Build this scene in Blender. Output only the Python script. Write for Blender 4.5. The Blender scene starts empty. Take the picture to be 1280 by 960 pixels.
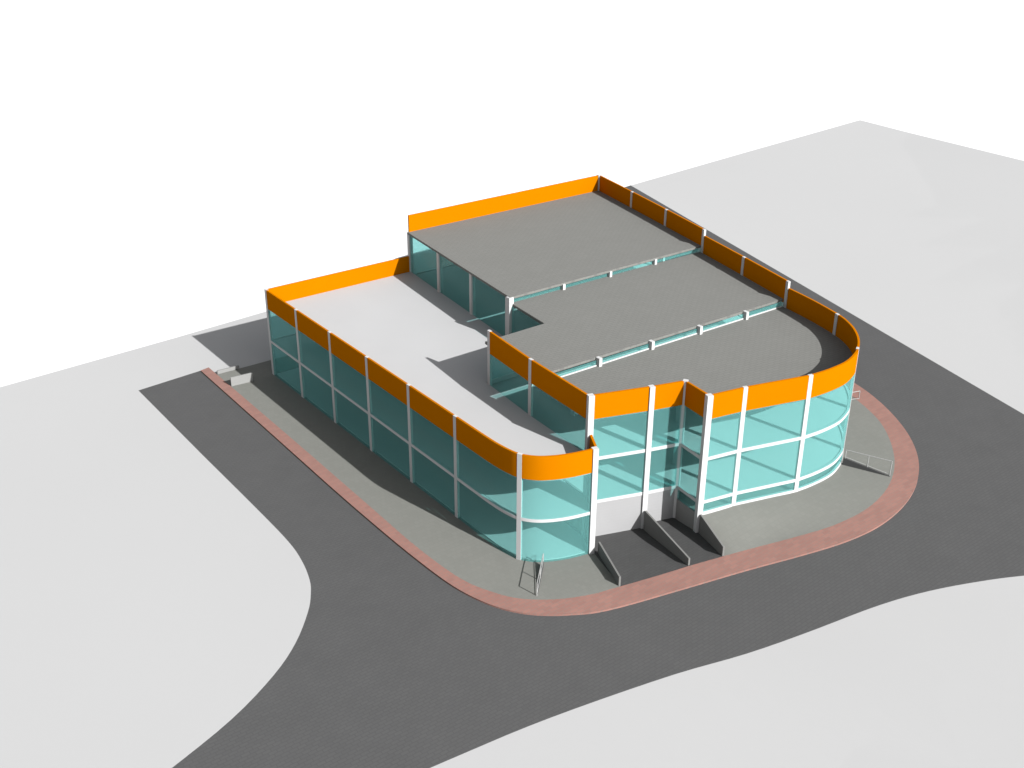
import bpy, bmesh, math, random
from mathutils import Vector, Matrix
from mathutils.geometry import delaunay_2d_cdt
random.seed(4)
scene = bpy.context.scene
COL = scene.collection
# ------------------------------------------------------------------ camera
AZ, EL, ROLL = 0.64364694, -0.45465013, 0.00630617
cd = bpy.data.cameras.new('camera')
cam = bpy.data.objects.new('camera', cd); COL.objects.link(cam)
fw = Vector((math.sin(AZ)*math.cos(EL), math.cos(AZ)*math.cos(EL), math.sin(EL)))
r0 = Vector((math.cos(AZ), -math.sin(AZ), 0)); u0 = r0.cross(fw)
rt = r0*math.cos(ROLL) + u0*math.sin(ROLL); up = -r0*math.sin(ROLL) + u0*math.cos(ROLL)
M = Matrix.Identity(4)
for i in range(3):
    M[i][0] = rt[i]; M[i][1] = up[i]; M[i][2] = -fw[i]
M[0][3], M[1][3], M[2][3] = -39.0973, -88.3262, 45.2772
cam.matrix_world = M
cd.sensor_width = 36; cd.lens = 1427.742/1280*36; cd.clip_start = 0.5; cd.clip_end = 20000
scene.camera = cam
# ------------------------------------------------------------------ sky and sun
SUN = Vector((0.29, -1.52, 1.0))           # towards the sun
elev = math.atan2(SUN.z, math.hypot(SUN.x, SUN.y)); saz = math.atan2(SUN.x, SUN.y)
w = bpy.data.worlds.new('World'); scene.world = w; w.use_nodes = True
nt = w.node_tree; bg = nt.nodes['Background']
sky = nt.nodes.new('ShaderNodeTexSky'); sky.sky_type = 'NISHITA'; sky.sun_disc = False
sky.sun_elevation = elev; sky.sun_rotation = saz; sky.air_density = 1.0; sky.dust_density = 2.0
hs = nt.nodes.new('ShaderNodeHueSaturation'); hs.inputs['Saturation'].default_value = 0.15
nt.links.new(sky.outputs[0], hs.inputs['Color']); nt.links.new(hs.outputs[0], bg.inputs['Color'])
bg.inputs['Strength'].default_value = 0.08
sd = bpy.data.lights.new('sun', 'SUN'); sd.energy = 5.0; sd.angle = math.radians(0.5); sd.color = (1, 0.994, 0.985)
so = bpy.data.objects.new('sun', sd); COL.objects.link(so)
so.rotation_euler = SUN.to_track_quat('Z', 'Y').to_euler(); so.location = SUN*60
scene.view_settings.view_transform = 'Standard'; scene.view_settings.look = 'None'
scene.view_settings.exposure = 1.15; scene.view_settings.gamma = 1.0
scene.view_settings.use_curve_mapping = False
scene.render.engine = 'CYCLES'
scene.cycles.transparent_max_bounces = 40; scene.cycles.max_bounces = 8

# ------------------------------------------------------------------ materials
ALB = 0.42      # base colours scaled down to weaken bounced light in shade; exposure makes up for it
def sc(c): return tuple(v*ALB for v in c)
def new_mat(name):
    m = bpy.data.materials.new(name); m.use_nodes = True
    return m, m.node_tree, m.node_tree.nodes['Principled BSDF']
def flat_fill(name, col, rough=0.7, noise=0.04, scale=0.6, spec=0.2, bump=0.0):
    m, t, b = new_mat(name)
    tc = t.nodes.new('ShaderNodeTexCoord'); n = t.nodes.new('ShaderNodeTexNoise')
    n.inputs['Scale'].default_value = scale; n.inputs['Detail'].default_value = 6
    t.links.new(tc.outputs['Object'], n.inputs['Vector'])
    mr = t.nodes.new('ShaderNodeMapRange'); mr.inputs['From Min'].default_value = .3; mr.inputs['From Max'].default_value = .7
    mr.inputs['To Min'].default_value = 1-noise; mr.inputs['To Max'].default_value = 1+noise
    t.links.new(n.outputs['Fac'], mr.inputs['Value'])
    mx = t.nodes.new('ShaderNodeVectorMath'); mx.operation = 'SCALE'; mx.inputs[0].default_value = sc(col)
    t.links.new(mr.outputs[0], mx.inputs['Scale']); t.links.new(mx.outputs[0], b.inputs['Base Color'])
    b.inputs['Roughness'].default_value = rough; b.inputs['Specular IOR Level'].default_value = spec
    return m
def tiled(name, c1, c2, mortar, tw, th, msize=0.02, rough=0.85, rot=0.0, offset=0.5, noise=0.05, nscale=0.4):
    m, t, b = new_mat(name)
    tc = t.nodes.new('ShaderNodeTexCoord'); mp = t.nodes.new('ShaderNodeMapping')
    mp.inputs['Rotation'].default_value = (0, 0, rot)
    t.links.new(tc.outputs['Object'], mp.inputs['Vector'])
    br = t.nodes.new('ShaderNodeTexBrick'); br.offset = offset
    br.inputs['Color1'].default_value = (*sc(c1), 1); br.inputs['Color2'].default_value = (*sc(c2), 1); br.inputs['Mortar'].default_value = (*sc(mortar), 1)
    br.inputs['Scale'].default_value = 1; br.inputs['Brick Width'].default_value = tw; br.inputs['Row Height'].default_value = th
    br.inputs['Mortar Size'].default_value = msize; br.inputs['Mortar Smooth'].default_value = .1; br.inputs['Bias'].default_value = 0
    t.links.new(mp.outputs[0], br.inputs['Vector'])
    n = t.nodes.new('ShaderNodeTexNoise'); n.inputs['Scale'].default_value = nscale; n.inputs['Detail'].default_value = 8
    t.links.new(tc.outputs['Object'], n.inputs['Vector'])
    mr = t.nodes.new('ShaderNodeMapRange'); mr.inputs['From Min'].default_value = .3; mr.inputs['From Max'].default_value = .7
    mr.inputs['To Min'].default_value = 1-noise; mr.inputs['To Max'].default_value = 1+noise
    t.links.new(n.outputs['Fac'], mr.inputs['Value'])
    mx = t.nodes.new('ShaderNodeVectorMath'); mx.operation = 'SCALE'
    t.links.new(br.outputs['Color'], mx.inputs[0]); t.links.new(mr.outputs[0], mx.inputs['Scale'])
    t.links.new(mx.outputs[0], b.inputs['Base Color'])
    b.inputs['Roughness'].default_value = rough; b.inputs['Specular IOR Level'].default_value = .15
    return m
def glass(name):
    m = bpy.data.materials.new(name); m.use_nodes = True; t = m.node_tree; t.nodes.clear()
    o = t.nodes.new('ShaderNodeOutputMaterial'); tr = t.nodes.new('ShaderNodeBsdfTransparent')
    tr.inputs['Color'].default_value = (0.79, .965, 0.96, 1)
    df = t.nodes.new('ShaderNodeBsdfDiffuse'); df.inputs['Color'].default_value = (*sc((0.44, 1.0, 0.97)), 1)
    gl = t.nodes.new('ShaderNodeBsdfGlossy'); gl.inputs['Roughness'].default_value = .04
    mx = t.nodes.new('ShaderNodeMixShader'); mx.inputs[0].default_value = 0.13
    m2 = t.nodes.new('ShaderNodeMixShader'); m2.inputs[0].default_value = 0.012
    t.links.new(tr.outputs[0], mx.inputs[1]); t.links.new(df.outputs[0], mx.inputs[2])
    t.links.new(mx.outputs[0], m2.inputs[1]); t.links.new(gl.outputs[0], m2.inputs[2])
    t.links.new(m2.outputs[0], o.inputs['Surface'])
    return m
WHITE = flat_fill('white_paint', (.80, .80, .80), .5, .015, .5)
ORANGE = flat_fill('orange_panel', (.71, .218, .0004), .6, .015, .5, spec=.0)
GLASS = glass('teal_glass')
ROOFW = flat_fill('pale_roof_sheet', (.66, .66, .665), .8, .015, .25)
ROOFG = tiled('grey_roof_tiles', (.275, .275, .258), (.262, .262, .245), (.215, .215, .205), .6, .3, .022, rot=.12, noise=.015)
FLOOR = flat_fill('pale_floor', (.74, .74, .73), .7, .01)
GROUND = flat_fill('pale_ground', (.655, .655, .655), .9, .012, .03)
BACKDROP = flat_fill('white_backdrop', (1.2, 1.2, 1.2), 1.0, .004, .01, spec=0)  # added backdrop, white enough to clip to a blank background
ROAD = tiled('asphalt', (.130, .130, .130), (.123, .123, .124), (.113, .113, .114), .5, .25, .03, noise=.03)
PAVE = tiled('grey_paving', (.285, .287, .262), (.270, .272, .248), (.262, .264, .243), .4, .4, .02, rot=.0, noise=.02)
KERB = tiled('red_pavers', (.45, .235, .195), (.39, .208, .175), (.34, .235, .205), .6, .3, .02, rot=.0, noise=.03)
CONC = flat_fill('grey_concrete', (.26, .26, .25), .85, .04, .8)
DARKC = flat_fill('dark_concrete', (.11, .11, .11), .85, .03, .8)
LIGHTC = flat_fill('light_concrete', (.38, .38, .37), .85, .03, .8)
SHUT = flat_fill('shutter_metal', (.48, .48, .485), .5, .015)
METAL = flat_fill('rail_metal', (.50, .50, .49), .5, .02)
RAMPM = tiled('dark_ramp_paving', (.108, .108, .108), (.100, .100, .10), (.09, .09, .09), .5, .25, .02, noise=.03)

# ------------------------------------------------------------------ object helpers
def finish(bm, name, mat, parent=None, smooth=False):
    bmesh.ops.remove_doubles(bm, verts=bm.verts, dist=1e-5)
    bmesh.ops.recalc_face_normals(bm, faces=bm.faces)
    me = bpy.data.meshes.new(name); bm.to_mesh(me); bm.free()
    me.materials.append(mat)
    if smooth:
        for p in me.polygons: p.use_smooth = True
        try: me.set_sharp_from_angle(angle=math.radians(30))
        except Exception: pass
    o = bpy.data.objects.new(name, me); COL.objects.link(o)
    if parent: o.parent = parent
    return o
def empty(name, loc, label, cat, group=None):
    o = bpy.data.objects.new(name, None); COL.objects.link(o)
    o.location = loc; o['label'] = label; o['category'] = cat
    if group: o['group'] = group
    return o
def keep(o):       # children are built in world coordinates: cancel the parent's offset
    o.matrix_parent_inverse = Matrix.Translation(-o.parent.location); return o
def quad_prism(bm, quad, z0, z1):
    """quad: 4+ plan points; z0,z1 numbers or lists per point"""
    n = len(quad)
    za = z0 if isinstance(z0, (list, tuple)) else [z0]*n
    zb = z1 if isinstance(z1, (list, tuple)) else [z1]*n
    a = [bm.verts.new((q[0], q[1], z)) for q, z in zip(quad, za)]
    b = [bm.verts.new((q[0], q[1], z)) for q, z in zip(quad, zb)]
    bm.faces.new(a[::-1]); bm.faces.new(b)
    for i in range(n):
        j = (i+1) % n; bm.faces.new((a[i], a[j], b[j], b[i]))
def offset_line(pts, d):
    """offset a polyline to its right by d (outer side when the path runs with the outside on its right)"""
    out = []
    for i, p in enumerate(pts):
        p = Vector(p[:2])
        dirs = []
        if i > 0: dirs.append((p-Vector(pts[i-1][:2])).normalized())
        if i < len(pts)-1: dirs.append((Vector(pts[i+1][:2])-p).normalized())
        t = sum(dirs, Vector((0, 0))).normalized()
        c = t.dot(dirs[0])
        nrm = Vector((t.y, -t.x))
        out.append(p + nrm*d/max(c, .5))
    return out
def strip(pts, z0, z1, d0, d1):
    """closed wall body along a polyline from offset d0 (inner) to d1 (outer)"""
    A = offset_line(pts, d0); B = offset_line(pts, d1)
    bm = bmesh.new(); n = len(pts)
    va = [[bm.verts.new((p.x, p.y, z)) for p in A] for z in (z0, z1)]
    vb = [[bm.verts.new((p.x, p.y, z)) for p in B] for z in (z0, z1)]
    for i in range(n-1):
        bm.faces.new((va[0][i], va[0][i+1], va[1][i+1], va[1][i]))
        bm.faces.new((vb[0][i+1], vb[0][i], vb[1][i], vb[1][i+1]))
        bm.faces.new((va[1][i], va[1][i+1], vb[1][i+1], vb[1][i]))
        bm.faces.new((va[0][i+1], va[0][i], vb[0][i], vb[0][i+1]))
    for k in (0, n-1):
        bm.faces.new((va[0][k], va[1][k], vb[1][k], vb[0][k]))
    return bm
def trim(pts, a, b):
    """shorten a polyline by a at its start and b at its end"""
    P = [Vector(p[:2]) for p in pts]
    def cut(P, a):
        while len(P) > 1:
            L = (P[1]-P[0]).length
            if L > a: P[0] = P[0] + (P[1]-P[0])*(a/L); return P
            a -= L; P = P[1:]
        return P
    P = cut(P, a); P = cut(P[::-1], b)[::-1]
    return P
def smooth_path(pts, n=6):
    P = [Vector(p[:2]) for p in pts]; P = [P[0]*2-P[1]] + P + [P[-1]*2-P[-2]]
    out = []
    for i in range(1, len(P)-2):
        p0, p1, p2, p3 = P[i-1:i+3]
        for k in range(n):
            t = k/n
            out.append(.5*((2*p1)+(-p0+p2)*t+(2*p0-5*p1+4*p2-p3)*t*t+(-p0+3*p1-3*p2+p3)*t**3))
    out.append(P[-2]); return out

# ------------------------------------------------------------------ terrain
def sm(t):
    t = max(0.0, min(1.0, t)); return t*t*(3-2*t)
def lerp(pts, x):
    if x <= pts[0][0]: return pts[0][1]
    for (a, b), (c, d) in zip(pts, pts[1:]):
        if x <= c: return b+(d-b)*(x-a)/(c-a)
    return pts[-1][1]
SP = [(-3, 0), (3.7, .17), (8.8, .52), (11.5, .85), (22, 1.65), (28, 1.8), (140, 5.2)]
def street(x): return sum(lerp(SP, x+k*.8) for k in range(-3, 4))/7
def h(x, y):
    xs = 8+9*sm((y+38)/14)
    B = 1.8*sm((x-xs)/4)
    if x > 28: B = street(x)
    yf = -39.0-.24*(x-4.9) if x < 12 else -41.8-.27*(x-12.4)
    t = sm((yf-y)/4.0)
    d = ((x-52)-(y+35))*.7071-6        # gentle rise of the land in the far south-east
    fold = .022*max(0, min(d, 60)) if x > 44 else 0
    return B*(1-t)+street(x)*t+fold
OUT = [(-5.1,4.7),(-5.22,-6.4),(-5.33,-15.5),(-5.4,-21.8),(-5.38,-27.5),(-5.28,-32.1),(-5.03,-36.0),(-4.55,-38.4),(-3.75,-40.4),(-2.45,-42.1),(-.6,-43.5),(1.5,-44.55),(6.4,-45.95),(10.6,-47.25),(14.9,-48.7),(18.5,-49.7),(21.5,-50.02),(24.5,-49.65),(27.4,-48.7),(29.9,-47.3),(32,-45.6),(34,-43.3),(35.75,-40.5),(37.1,-37.5),(37.95,-34.5),(39.3,-28),(41.5,-17),(44.8,3.0)]
INN = [(-4.24,4.9),(-4.28,-6.0),(-4.33,-15.2),(-4.42,-25),(-4.45,-31.5),(-4.1,-36.1),(-3.2,-38.7),(-2.1,-40.4),(-.3,-41.8),(1.75,-42.75),(3.64,-43.25),(8.63,-44.62),(11.07,-45.42),(11.91,-45.7),(16.4,-47.2),(19.4,-48.0),(22.3,-48.2),(24.9,-47.75),(27.3,-46.8),(29.8,-45.2),(32.2,-42.9),(34.0,-40.5),(35.3,-37.6),(36.2,-34.5),(37.5,-28),(39.7,-17),(43,3.0)]
def dens(P, n=5):
    Q = smooth_path(P, n); return [(q.x, q.y) for q in Q]
OUTd = dens(OUT); INd = dens(INN)
kerb_poly = OUTd + INd[::-1]
# ramp plan corners (left and right bay, split by the middle wall)
R1 = [(5.05,-38.95), (5.75,-37.15), (10.0,-38.5), (8.7,-44.64), (3.7,-43.27)]
R2 = [(10.0,-38.5), (12.5,-39.25), (12.35,-41.6), (11.1,-45.43), (8.7,-44.64)]
pave_poly = INd[::1] + [(-3.0, 3.0)]
pave_poly = [p for p in INd if p[1] <= 3.01] + [(-2.3, 3.0), (-4.26, 3.0)]
ROADL = [(-5.1,4.9),(-11.13,4.27),(-11.2,-10.0),(-11.2,-20.0),(-11.28,-25.1),(-11.6,-27.8),(-12.2,-30.1),(-12.9,-31.6),(-13.95,-33.2),(-16.0,-35.5),(-18.4,-37.4),(-22,-39.4),(-26.8,-41.2),(-33.3,-43.4),(-60,-52)]
ROADR = [(-60,-58.5),(-33,-50.4),(-20,-49.0),(-12,-49.4),(-5.76,-50.2),(.67,-51.5),(5.4,-52.9),(10.2,-54.15),(15,-55.3),(18.3,-56.4),(21.6,-57.9),(24.3,-59.3),(30.15,-62.6),(48,-73)]
road_poly = [ROADL[0], ROADL[1]] + dens(ROADL[2:], 4) + dens(ROADR, 4) + [(56,-66),(40.67,-62.72),(44.13,-47.14),(52.3,-15.48),(61.3,19.75),(48.6,18.5),(44.8,3.0)] + OUTd[::-1][1:]
slab_poly = [(-90,7.6),(-20.84,12.14),(-3.95,13.46),(58.6,19.58),(84,20.8),(111.17,21.92),(108.87,-7.31),(100,-135),(-90,-135)]
def inside(p, poly):
    x, y = p; c = False; n = len(poly); j = n-1
    for i in range(n):
        xi, yi = poly[i]; xj, yj = poly[j]
        if (yi > y) != (yj > y) and x < (xj-xi)*(y-yi)/(yj-yi)+xi: c = not c
        j = i
    return c
def subdiv(poly, L):
    out = []
    for i, a in enumerate(poly):
        b = poly[(i+1) % len(poly)]; d = math.dist(a, b); n = max(1, int(d/L))
        for k in range(n): out.append((a[0]+(b[0]-a[0])*k/n, a[1]+(b[1]-a[1])*k/n))
    return out
pts, edges = [], []
for poly, L in ((slab_poly, 8), (road_poly, 2), (kerb_poly, 2), (pave_poly, 2), (R1, 1.2), (R2, 1.2)):
    q = subdiv(poly, L); b = len(pts); pts += q
    edges += [(b+i, b+(i+1) % len(q)) for i in range(len(q))]
bnd = len(pts)
y = -62.0
while y < 6:
    x = -30.0
    while x < 62:
        pts.append((x+.31*math.sin(y*3), y+.23*math.sin(x*2.1))); x += 1.7
    y += 1.7
y = -130
while y < 20:
    x = -84
    while x < 108:
        if not (-31 < x < 63 and -63 < y < 7) and inside((x, y), slab_poly): pts.append((x+.9*math.sin(y), y+.7*math.sin(x)))
        x += 7
    y += 7
vv, ee, ff, *_ = delaunay_2d_cdt([Vector(p) for p in pts], edges, [], 0, 1e-4)
regs = {k: [] for k in ('ramp_one', 'ramp_two', 'kerb', 'pavement', 'road', 'ground')}
for f in ff:
    c = (sum(vv[i].x for i in f)/3, sum(vv[i].y for i in f)/3)
    if inside(c, R1): k = 'ramp_one'
    elif inside(c, R2): k = 'ramp_two'
    elif inside(c, kerb_poly): k = 'kerb'
    elif inside(c, pave_poly): k = 'pavement'
    elif inside(c, road_poly): k = 'road'
    elif inside(c, slab_poly): k = 'ground'
    else: continue
    regs[k].append(f)
def hx(x, y):
    z = h(x, y)
    return z
def ramp_z(z0):
    def f(x, y):
        t = max(0, min(1, (-38.3-.25*(x-6)-y)/5.9))
        return z0*(1-t) + (street(x)+.12)*t
    return f
zf = {'ramp_one': ramp_z(0.0), 'ramp_two': ramp_z(0.3), 'kerb': lambda x, y: h(x, y)+.12,
      'pavement': lambda x, y: h(x, y)+.12, 'road': hx, 'ground': hx}
def on_rim(c):
    for i, a in enumerate(slab_poly):
        b = slab_poly[(i+1) % len(slab_poly)]
        A, D = Vector(a), Vector(b)-Vector(a); t = max(0, min(1, (Vector(c[:2])-A).dot(D)/D.length_squared))
        if (Vector(c[:2])-A-D*t).length < .01: return True
    return False
def region(key, name, mat, skirt):
    bm = bmesh.new(); mp = {}
    for f in regs[key]:
        vs = []
        for i in f:
            if i not in mp: mp[i] = bm.verts.new((vv[i].x, vv[i].y, zf[key](vv[i].x, vv[i].y)))
            vs.append(mp[i])
        fc = bm.faces.new(vs); fc.normal_update()
        if fc.normal.z < 0: fc.normal_flip()
    if skirt:
        be = [e for e in bm.edges if len(e.link_faces) == 1 and (key != 'ground' or (on_rim(e.verts[0].co) and on_rim(e.verts[1].co)))]
        low = {}
        for e in be:
            for v in e.verts:
                if v not in low: low[v] = bm.verts.new((v.co.x, v.co.y, v.co.z-skirt))
        for e in be:
            a, b = e.verts; bm.faces.new((a, b, low[b], low[a]))
    me = bpy.data.meshes.new(name); bm.to_mesh(me); bm.free(); me.materials.append(mat)
    if key in ('pavement', 'kerb'):
        for p in me.polygons: p.use_smooth = True
        me.set_sharp_from_angle(angle=math.radians(50))
    o = bpy.data.objects.new(name, me); COL.objects.link(o); o['kind'] = 'structure'
    return o
region('ground', 'ground', GROUND, 0.45)
region('road', 'road', ROAD, 0.0)
region('kerb', 'kerb', KERB, 0.2)
region('pavement', 'pavement', PAVE, 0.0)
region('ramp_one', 'ramp', RAMPM, 0.0)
region('ramp_two', 'ramp', RAMPM, 0.0)
# added white disc standing in for the blank sky around the site
bm = bmesh.new()
R = 6000
ring = [bm.verts.new((R*math.cos(a*math.pi/32), R*math.sin(a*math.pi/32), -0.6)) for a in range(64)]
bm.faces.new(ring)
o = finish(bm, 'flat_fill', BACKDROP); o['kind'] = 'structure'
for p in o.data.polygons:
    if p.normal.z < 0: p.flip()

# ------------------------------------------------------------------ the building
B = empty('commercial_building', (15, -20, 0), 'large flat-roofed glazed building with orange parapets, white posts and stepped grey and white roofs', 'building')
def part(name, bm, mat, smooth=False, label=None):
    o = keep(finish(bm, name, mat, B, smooth))
    if label: o['label'] = label
    return o
PW = .17     # half post width
def column(x, y, dx, dy, z0, z1, w=PW, d=.108):
    t = Vector((dx, dy)).normalized(); n = Vector((t.y, -t.x)); c = Vector((x, y))
    q = [c-t*w-n*d, c+t*w-n*d, c+t*w+n*d, c-t*w+n*d]
    bm = bmesh.new(); quad_prism(bm, q, z0, z1)
    return part('column', bm, WHITE)
def bay(path, panes, bands, orange=None, a=PW, b=PW, slat=None, band_d=(-.08, .098)):
    """one bay between two posts: panes [(z0,z1)], bands [(z0,z1)], orange (z0,z1)"""
    P = trim(path, a+.003, b+.003)
    sm_ = len(P) > 3
    for z0, z1 in panes:
        part('window_pane', strip(P, z0+.003, z1-.003, .045, .085), GLASS, sm_)
    for z0, z1 in bands:
        part('floor_band', strip(P, z0, z1, *band_d), WHITE, sm_)
    if orange:
        part('parapet_panel', strip(P, orange[0], orange[1], -.06, .10), ORANGE, sm_)
def sub(path, i, j): return path[i:j+1]

# --- west wing: path runs from the back corner to the front curve, outside on the right
H = 8.4; ZM = 3.47
ys = [0, -5.72, -11.6, -17.55, -23.6, -29.7]
curve = smooth_path([(0,-33.2),(.03,-34.4),(.15,-35.6),(.41,-36.6),(1.05,-37.45),(1.95,-38.05),(3.2,-38.55),(4.85,-38.93)], 6)
# arc split at the post (0.41,-36.6)
ci = min(range(len(curve)), key=lambda i: (curve[i]-Vector((.41, -36.6))).length)
lw = [Vector((0, y_)) for y_ in ys]
LB = [(ZM-.14, ZM+.1)]
LP = [(.14, ZM-.14), (ZM+.1, 6.62)]
for k in range(5):
    bay([lw[k], lw[k+1]], LP, LB, (6.62, H))
bay([lw[5]] + curve[:ci+1], LP, LB, (6.62, H))
bay(curve[ci:], LP, LB, (6.62, H))
for k in range(6): column(0, ys[k], 0, -1, -.2, H+.01)
t = curve[ci+1]-curve[ci-1]; column(.41, -36.6, t.x, t.y, -.2, H+.01)
column(4.85, -38.93, .95, -.25, -.2, H+.01, .2, .19)
# return parapet between the curve's end post and the middle block
bay([(4.95,-38.9),(5.95,-37.1)], [], [], (6.87, H), a=.2, b=.15)
part('side_wall', strip(trim([(4.95,-38.9),(5.95,-37.1)], .22, .2), -.2, 6.55, -.08, .08), LIGHTC)
# back of the wing (outside is +y: run from right to left)
bk = [(15.0,0),(10,0),(5,0),(0,0)]
for k in range(3):
    bay([bk[k], bk[k+1]], LP, LB)
for k in (1, 2): column(*bk[k], -1, 0, -.2, 6.49)
part('parapet_panel', strip([(15.0,0),(0,0)], 6.62, H, -.06, .10), ORANGE)

# --- upper blocks
LT, LO, L1, L0, ZG = 11.3, 9.5, 6.4, 2.93, 1.8
ZA, ZB, ZC = 10.8, 10.2, 9.56       # roof slab tops
HA, HB = 12.42, 11.86
xa = [(14.98,0),(14.3,-6.1),(13.65,-12.2),(12.95,-18.4)]
for k in range(3):
    bay([xa[k], xa[k+1]], [(6.86, ZA-.2)], [])
xa2 = [(12.95,-18.4),(12.4,-23.8)]
bay(xa2, [(6.86, ZB-.2)], [])
for k in range(4):
    column(*xa[k], -.11, -1, 6.3, ZA-.2 if k else ZA-.12, .2, .2)
column(12.4,-23.8,-.11,-1,6.3,ZB-.2,.15,.15)
bay([(12.4,-23.8),(6.75,-23.95)], [(6.86, ZB-.2)], [], None, .15, .2)      # faces the terrace (outside on the left; thin pane)
# lower storeys of the back block under the terrace line are inside the building
xb = [(6.70,-24.45),(6.12,-30.3),(5.75,-37.1)]
for k in range(2):
    bay([xb[k], xb[k+1]], [(6.86, LO)], [], (LO, LT))
for k in range(2): column(*xb[k], -.06, -1, 6.3, LT+.01)
column(5.85,-37.15,.95,-.29,-.2,LT+.01,.21,.21)
# middle front with the garage doors
E0, E, N, G_, Hh, I, J, K, Q = (5.85,-37.15),(10.05,-38.55),(12.55,-39.25),(12.25,-41.8),(15.1,-42.35),(20.15,-43.72),(26.5,-42.75),(30.5,-37.7),(31.72,-31.6)
CB = [(L1-.14, L1+.12), (L0-.14, L0+.12)]
for a_, b_ in ((E0, E), (E, N)):
    bay([a_, b_], [(L0+.12, L1-.14), (L1+.12, LO)], CB, (LO, LT))
def shutter(a_, b_, z0, z1):
    P = trim([a_, b_], PW+.02, PW+.02)
    A, C = P[0], P[-1]; t = (C-A).normalized(); n = Vector((t.y, -t.x))
    bm = bmesh.new(); z = z0; s = .24
    prof = []
    while z < z1-.001:
        zt = min(z+s, z1)
        prof += [(z, .051), (z+.02, .055), (zt-.02, .055)]
        z = zt
    prof.append((z1, .02))
    for P0, P1 in ((A, C),):
        va = [bm.verts.new((*(P0+n*d), zz)) for zz, d in prof]; vb = [bm.verts.new((*(P1+n*d), zz)) for zz, d in prof]
        wa = [bm.verts.new((*(P0-n*.03), zz)) for zz, d in prof]; wb = [bm.verts.new((*(P1-n*.03), zz)) for zz, d in prof]
        for i in range(len(prof)-1):
            bm.faces.new((va[i], vb[i], vb[i+1], va[i+1])); bm.faces.new((wb[i], wa[i], wa[i+1], wb[i+1]))
            bm.faces.new((wa[i], va[i], va[i+1], wa[i+1])); bm.faces.new((vb[i], wb[i], wb[i+1], vb[i+1]))
        bm.faces.new((va[0], wa[0], wb[0], vb[0])); bm.faces.new((va[-1], vb[-1], wb[-1], wa[-1]))
    return part('garage_shutter', bm, SHUT)
shutter(E0, E, -.05, L0-.14).data
s2 = shutter(E, N, .2, L0-.14)
column(*E, .95, -.28, -.3, LT+.01, .19, .19)
column(*N, .6, -.9, -.3, LT+.01, .17, .17)
column(*G_, .95, -.29, -.3, LT+.01, .21, .2)
column(*Hh, .95, -.28, .5, LT+.01)
column(*I, .97, -.25, .5, LT+.01)
# notch side wall
RP = [(ZG+.32, L0-.14), (L0+.12, L1-.14), (L1+.12, LO)]
bay([N, G_], [(1.98, L0-.14), (L0+.12, L1-.14), (L1+.12, LO)], CB, (LO, LT), .2, .25)
part('plinth', strip(trim([N, G_], .2, .25), -.3, 1.98, -.1, .1), LIGHTC)
# right wing front and round corner
PL = (ZG-.5, ZG+.32)
def right_bay(path, top=LT, orange=LO, panes=RP, a=PW, b=PW):
    bay(path, panes[:-1]+[(panes[-1][0], orange)], CB, (orange, top), a, b)
    P = trim(path, a+.003, b+.003)
    part('plinth', strip(P, PL[0], PL[1], -.08, .115), WHITE, len(P) > 3)
right_bay([G_, Hh]); right_bay([Hh, I])
rc = smooth_path([I, (22.0,-43.85), (23.9,-43.75), (25.4,-43.3), J, (27.9,-41.7), (29.1,-40.4), (29.95,-39.05), K, (31.1,-35.3), (31.45,-33.4), Q], 6)
def near(p): return min(range(len(rc)), key=lambda i: (rc[i]-Vector(p)).length)
ij, ik = near(J), near(K)
right_bay(rc[:ij+1]); right_bay(rc[ij:ik+1]); right_bay(rc[ik:])
t = rc[ij+1]-rc[ij-1]; column(*J, t.x, t.y, .5, LT+.01)
t = rc[ik+1]-rc[ik-1]; column(*K, t.x, t.y, .5, LT+.01)
# east side, stepping up towards the back
ea = [Q,(33.15,-25.4),(34.5,-19.2),(35.9,-12.8),(37.2,-6.5),(38.45,0)]
for k in range(5):
    top = HB if k < 2 else HA
    right_bay([ea[k], ea[k+1]], top, (9.9 if k < 2 else 10.6))
    if k: column(*ea[k], .2, 1, .5, (HB if k < 2 else HA)+.01, .15, .11)
column(*Q, .2, 1, .5, HB+.01, .15, .11)
column(38.45, 0, .2, 1, .5, HA+.02, .2, .2)
# back wall of the upper block
bb = [(38.45,0),(32.5,0),(26.7,0),(20.8,0),(14.98,0)]
for k in range(4):
    bay([bb[k], bb[k+1]], [(2.2, L0-.14), (L0+.12, L1-.14), (L1+.12, ZA-.2)], CB, None, .2, .2)
part('parapet_panel', strip([(38.3,0),(14.9,0)], ZA-.12, HA, -.06, .10), ORANGE)
for k in (1, 2, 3): column(*bb[k], -1, 0, .5, ZA-.21)

# --- slabs
def slab(name, poly, z0, z1, mat, label=None):
    bm = bmesh.new(); quad_prism(bm, [tuple(p[:2]) for p in poly], z0, z1)
    bm.normal_update()
    bmesh.ops.triangulate(bm, faces=[f for f in bm.faces if len(f.verts) > 4])
    return part(name, bm, mat, label=label)
lwp = [(.02, -.02)] + [(0.02, y_) for y_ in ys[1:]] + [tuple(p) for p in curve]
slab('roof_slab', lwp + [(5.85,-37.2),(6.12,-30.3),(6.68,-24.0),(12.4,-23.9),(12.95,-18.4),(14.95,-.02)], 6.5, 6.85, ROOFW, 'white lower terrace roof along the west wing')
ins = [tuple(p) for p in offset_line([(.0,-.2)]+[(0, y_) for y_ in ys[1:]]+[tuple(p) for p in curve], -.16)]
inner = [(5.6,-37.2),(6.12,-30.3),(6.68,-24.0),(12.4,-23.9),(12.95,-18.4),(14.8,-.2)]
slab('floor_slab', ins+inner, ZM-.12, ZM+.05, FLOOR)
slab('floor_slab', ins+inner, -.1, .2, FLOOR)
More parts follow.
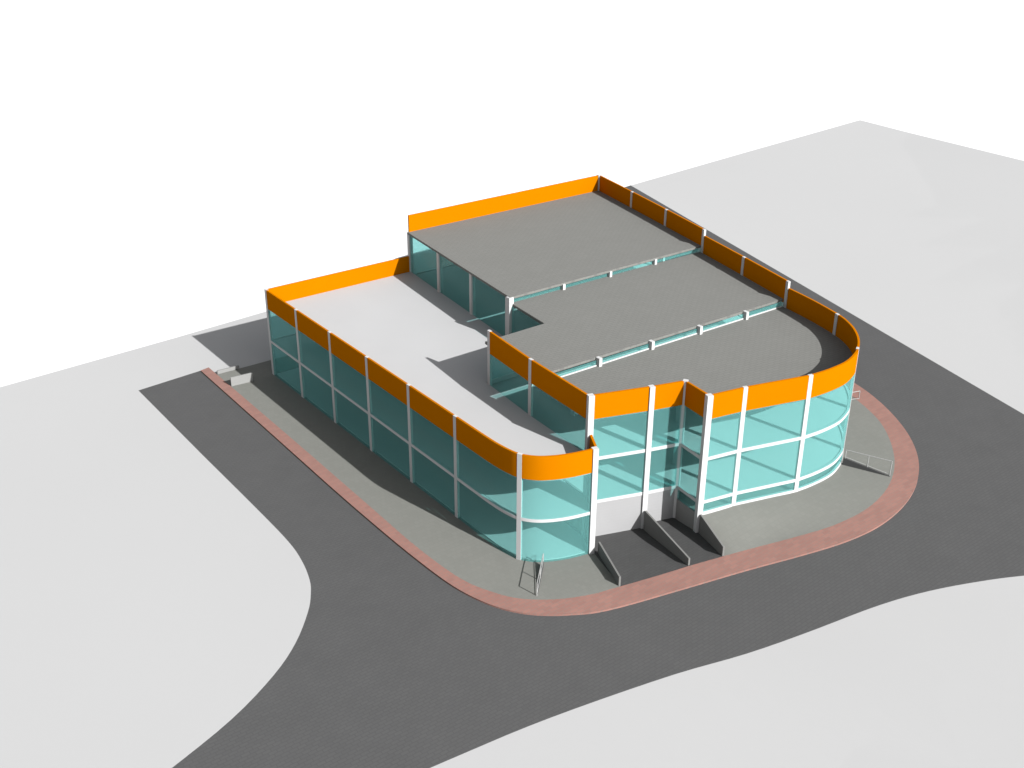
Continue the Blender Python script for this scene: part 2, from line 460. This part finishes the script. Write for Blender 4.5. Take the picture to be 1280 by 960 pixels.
rcf = [tuple(p) for p in offset_line([E0, E], -.16)] + [tuple(p) for p in offset_line([N, G_, Hh, I]+[tuple(q) for q in rc[1:]]+ea[1:], -.16)]
rcf[2] = (12.38, -39.1)
rin = [(14.98,-.2),(14.3,-6.1),(13.65,-12.2),(12.95,-18.4),(12.4,-23.8),(6.9,-24.1),(6.3,-30.3),(5.95,-37.0)]
rcf[-1] = (38.2, -.2)
slab('floor_slab', rcf+rin, L0-.12, L0+.06, FLOOR)
slab('floor_slab', rcf+rin, L1-.12, L1+.06, FLOOR)
# roof C (lowest, front), B, A (highest, back)
slab('roof_slab', [(5.8,-37.1),E,N,G_,Hh,I]+[tuple(p) for p in rc[1:]]+[(31.75,-31.35),(6.05,-31.0)], ZC-.2, ZC, ROOFG, 'lowest grey tiled roof with rounded front corner')
slab('roof_slab', [(6.03,-30.9),(31.78,-31.25),(34.5,-19.2),(34.6,-18.9),(12.95,-18.55),(12.5,-23.75),(6.7,-23.85)], ZB-.2, ZB, ROOFG, 'middle grey tiled roof with a stepped west corner')
slab('roof_slab', [(12.7,-18.95),(34.5,-18.95),(38.4,-.05),(14.75,.05)], ZA-.2, ZA, ROOFG, 'highest grey tiled roof at the back')
# clerestory strips between the stepped roofs
CA = [(12.95,-18.75),(18.3,-18.75),(23.5,-18.75),(28.8,-18.75),(34.45,-18.75)]
for k in range(4):
    part('clerestory_window', strip(trim([CA[k], CA[k+1]], .14, .14), ZB+.004, ZA-.204, -.02, .02), GLASS)
for k in range(1, 4):
    bm = bmesh.new(); x_, y_ = CA[k]; quad_prism(bm, [(x_-.13,y_-.32),(x_+.13,y_-.32),(x_+.13,y_+.1),(x_-.13,y_+.1)], ZB+.004, ZA-.1); part('clerestory_post', bm, WHITE)
bm = bmesh.new(); quad_prism(bm, [(12.55,-19.05),(13.0,-19.05),(13.0,-18.6),(12.55,-18.6)], 6.86, ZA-.03); part('column', bm, WHITE)
CC = [(6.35,-31.02),(11.75,-31.08),(16.95,-31.12),(22.0,-31.2),(27.15,-31.27),(31.6,-31.33)]
for k in range(5):
    part('clerestory_window', strip(trim([CC[k], CC[k+1]], .14, .14), ZC+.1, ZB-.204, -.02, .02), GLASS)
    part('clerestory_sill', strip(trim([CC[k], CC[k+1]], .14, .14), ZC+.003, ZC+.1, -.05, .08), WHITE)
for k in range(1, 5):
    bm = bmesh.new(); x_, y_ = CC[k]; quad_prism(bm, [(x_-.14,y_-.32),(x_+.14,y_-.32),(x_+.14,y_+.1),(x_-.14,y_+.1)], ZC+.004, ZB+.03); part('clerestory_post', bm, WHITE)
# interior columns seen through the glass
for x_, y_, z0, z1 in [(9.2,-31.6,L0,ZC-.2),(14.6,-31.7,L0,ZC-.2),(20,-31.8,L0,ZC-.2),(25.5,-31.9,L0,ZC-.2),(14.6,-37,L0,ZC-.2),(20.4,-37.2,L0,ZC-.2),(25.6,-37.2,L0,ZC-.2),
                       (6.2,-30.3,0,6.4),(6.6,-24.2,0,6.4),(6.5,-18,0,6.4),(7,-12,0,6.4),(7.3,-6,0,6.4),(10.4,-24.5,L0,ZB-.2)]:
    bm = bmesh.new(); quad_prism(bm, [(x_-.2,y_-.2),(x_+.2,y_-.2),(x_+.2,y_+.2),(x_-.2,y_+.2)], z0+.02, z1); part('interior_column', bm, WHITE)
# inner wall that closes the garage and the raised part off from the west wing
part('inner_wall', strip([(6.0,-36.8),(6.35,-30.4),(6.9,-24.3)], .12, ZM-.13, -.08, .08), LIGHTC)

# ------------------------------------------------------------------ ramp walls
def wall_thing(name, label, a, b, za, zb, ba, bb_, mat, th=.14, cat='wall', group=None):
    """free-standing wall between plan points a,b; tops za,zb; bottoms ba,bb_"""
    A, C = Vector(a), Vector(b); t = (C-A).normalized(); n = Vector((t.y, -t.x))*th/2
    bm = bmesh.new()
    quad_prism(bm, [A-n, C-n, C+n, A+n], [ba, bb_, bb_, ba], [za, zb, zb, za])
    bmesh.ops.bevel(bm, geom=bm.edges[:], offset=.012, segments=1, affect='EDGES')
    for v in bm.verts: v.co.x -= a[0]; v.co.y -= a[1]
    o = finish(bm, name, mat); o.location = (a[0], a[1], 0)
    o['label'] = label; o['category'] = cat; o['kind'] = 'thing'
    if group: o['group'] = group
    return o
g = 'concrete side walls of the garage ramps'
wall_thing('ramp_wall', 'grey ramp wall nearest the rounded glass corner, left edge of the wide ramp', (5.35,-39.2), (3.72,-43.2), .98, 1.03, -.3, -.1, CONC, group=g)
wall_thing('ramp_wall', 'grey dividing wall between the wide and the narrow garage ramp', (9.98,-38.83), (8.72,-44.55), 1.58, 1.2, -.3, 0, CONC, group=g)
wall_thing('ramp_wall', 'grey ramp wall on the right edge of the narrow ramp, below the right wing', (12.2,-42.07), (11.1,-45.38), 2.1, 1.62, 0, .3, CONC, group=g)

# ------------------------------------------------------------------ railings
def railing(label, a, b, za, zb, ztop, npan, r=.03):
    """posts stand on a sloping base (za to zb) and carry a level handrail at ztop"""
    A, C = Vector((*a, za)), Vector((*b, zb))
    root = empty('railing', A, label, 'railing', 'metal railings across the pavement')
    def bar(p, q, rr, name):
        bm = bmesh.new(); d = q-p; L = d.length
        mt = Matrix.Translation((p+q)/2-A) @ d.to_track_quat('Z', 'Y').to_matrix().to_4x4()
        bmesh.ops.create_cone(bm, cap_ends=True, segments=10, radius1=rr, radius2=rr, depth=L, matrix=mt)
        return finish(bm, name, METAL, root, True)
    for k in range(npan+1):
        p = A.lerp(C, k/npan); bar(Vector((p.x, p.y, p.z-.1)), Vector((p.x, p.y, ztop)), r*1.2, 'post')
    bar(Vector((A.x, A.y, ztop)), Vector((C.x, C.y, ztop)), r, 'handrail')
    bar(A+Vector((0, 0, .1)), C+Vector((0, 0, .1)), r*.8, 'lower_rail')
    return root
railing('thin railing seen end-on in front of the rounded glass corner at the near left', (1.2,-38.25), (-1.2,-40.65), .55, .16, 1.15, 2)
railing('two-panel railing running out from the round right corner towards the red kerb', (26.15,-43.35), (27.5,-46.45), 2.5, 1.98, 3.2, 2)
railing('short railing half hidden behind the round right corner', (33.6,-36.6), (35.7,-37.2), 2.2, 2.1, 2.9, 1)
wall_thing('upstand_wall', 'low wedge-shaped dark wall under the two-panel railing by the round right corner', (26.1,-43.25), (27.52,-46.5), 2.52, 1.96, 1.6, 1.6, DARKC, .12)
wall_thing('upstand_wall', 'low wedge-shaped dark wall under the end-on railing at the rounded glass corner', (1.2,-38.25), (-1.2,-40.65), .55, .14, -.1, -.1, DARKC, .1)
wall_thing('low_wall', 'low light grey wall closing the far left end of the pavement', (-4.2,.02), (-2.15,-.15), .95, .95, -.1, -.1, LIGHTC, .15)
wall_thing('retaining_wall', 'small pale wall behind the low wall, beside the far end of the red kerb', (-4.15,3.15), (-2.05,3.05), .42, .42, -.1, -.1, LIGHTC, .18)
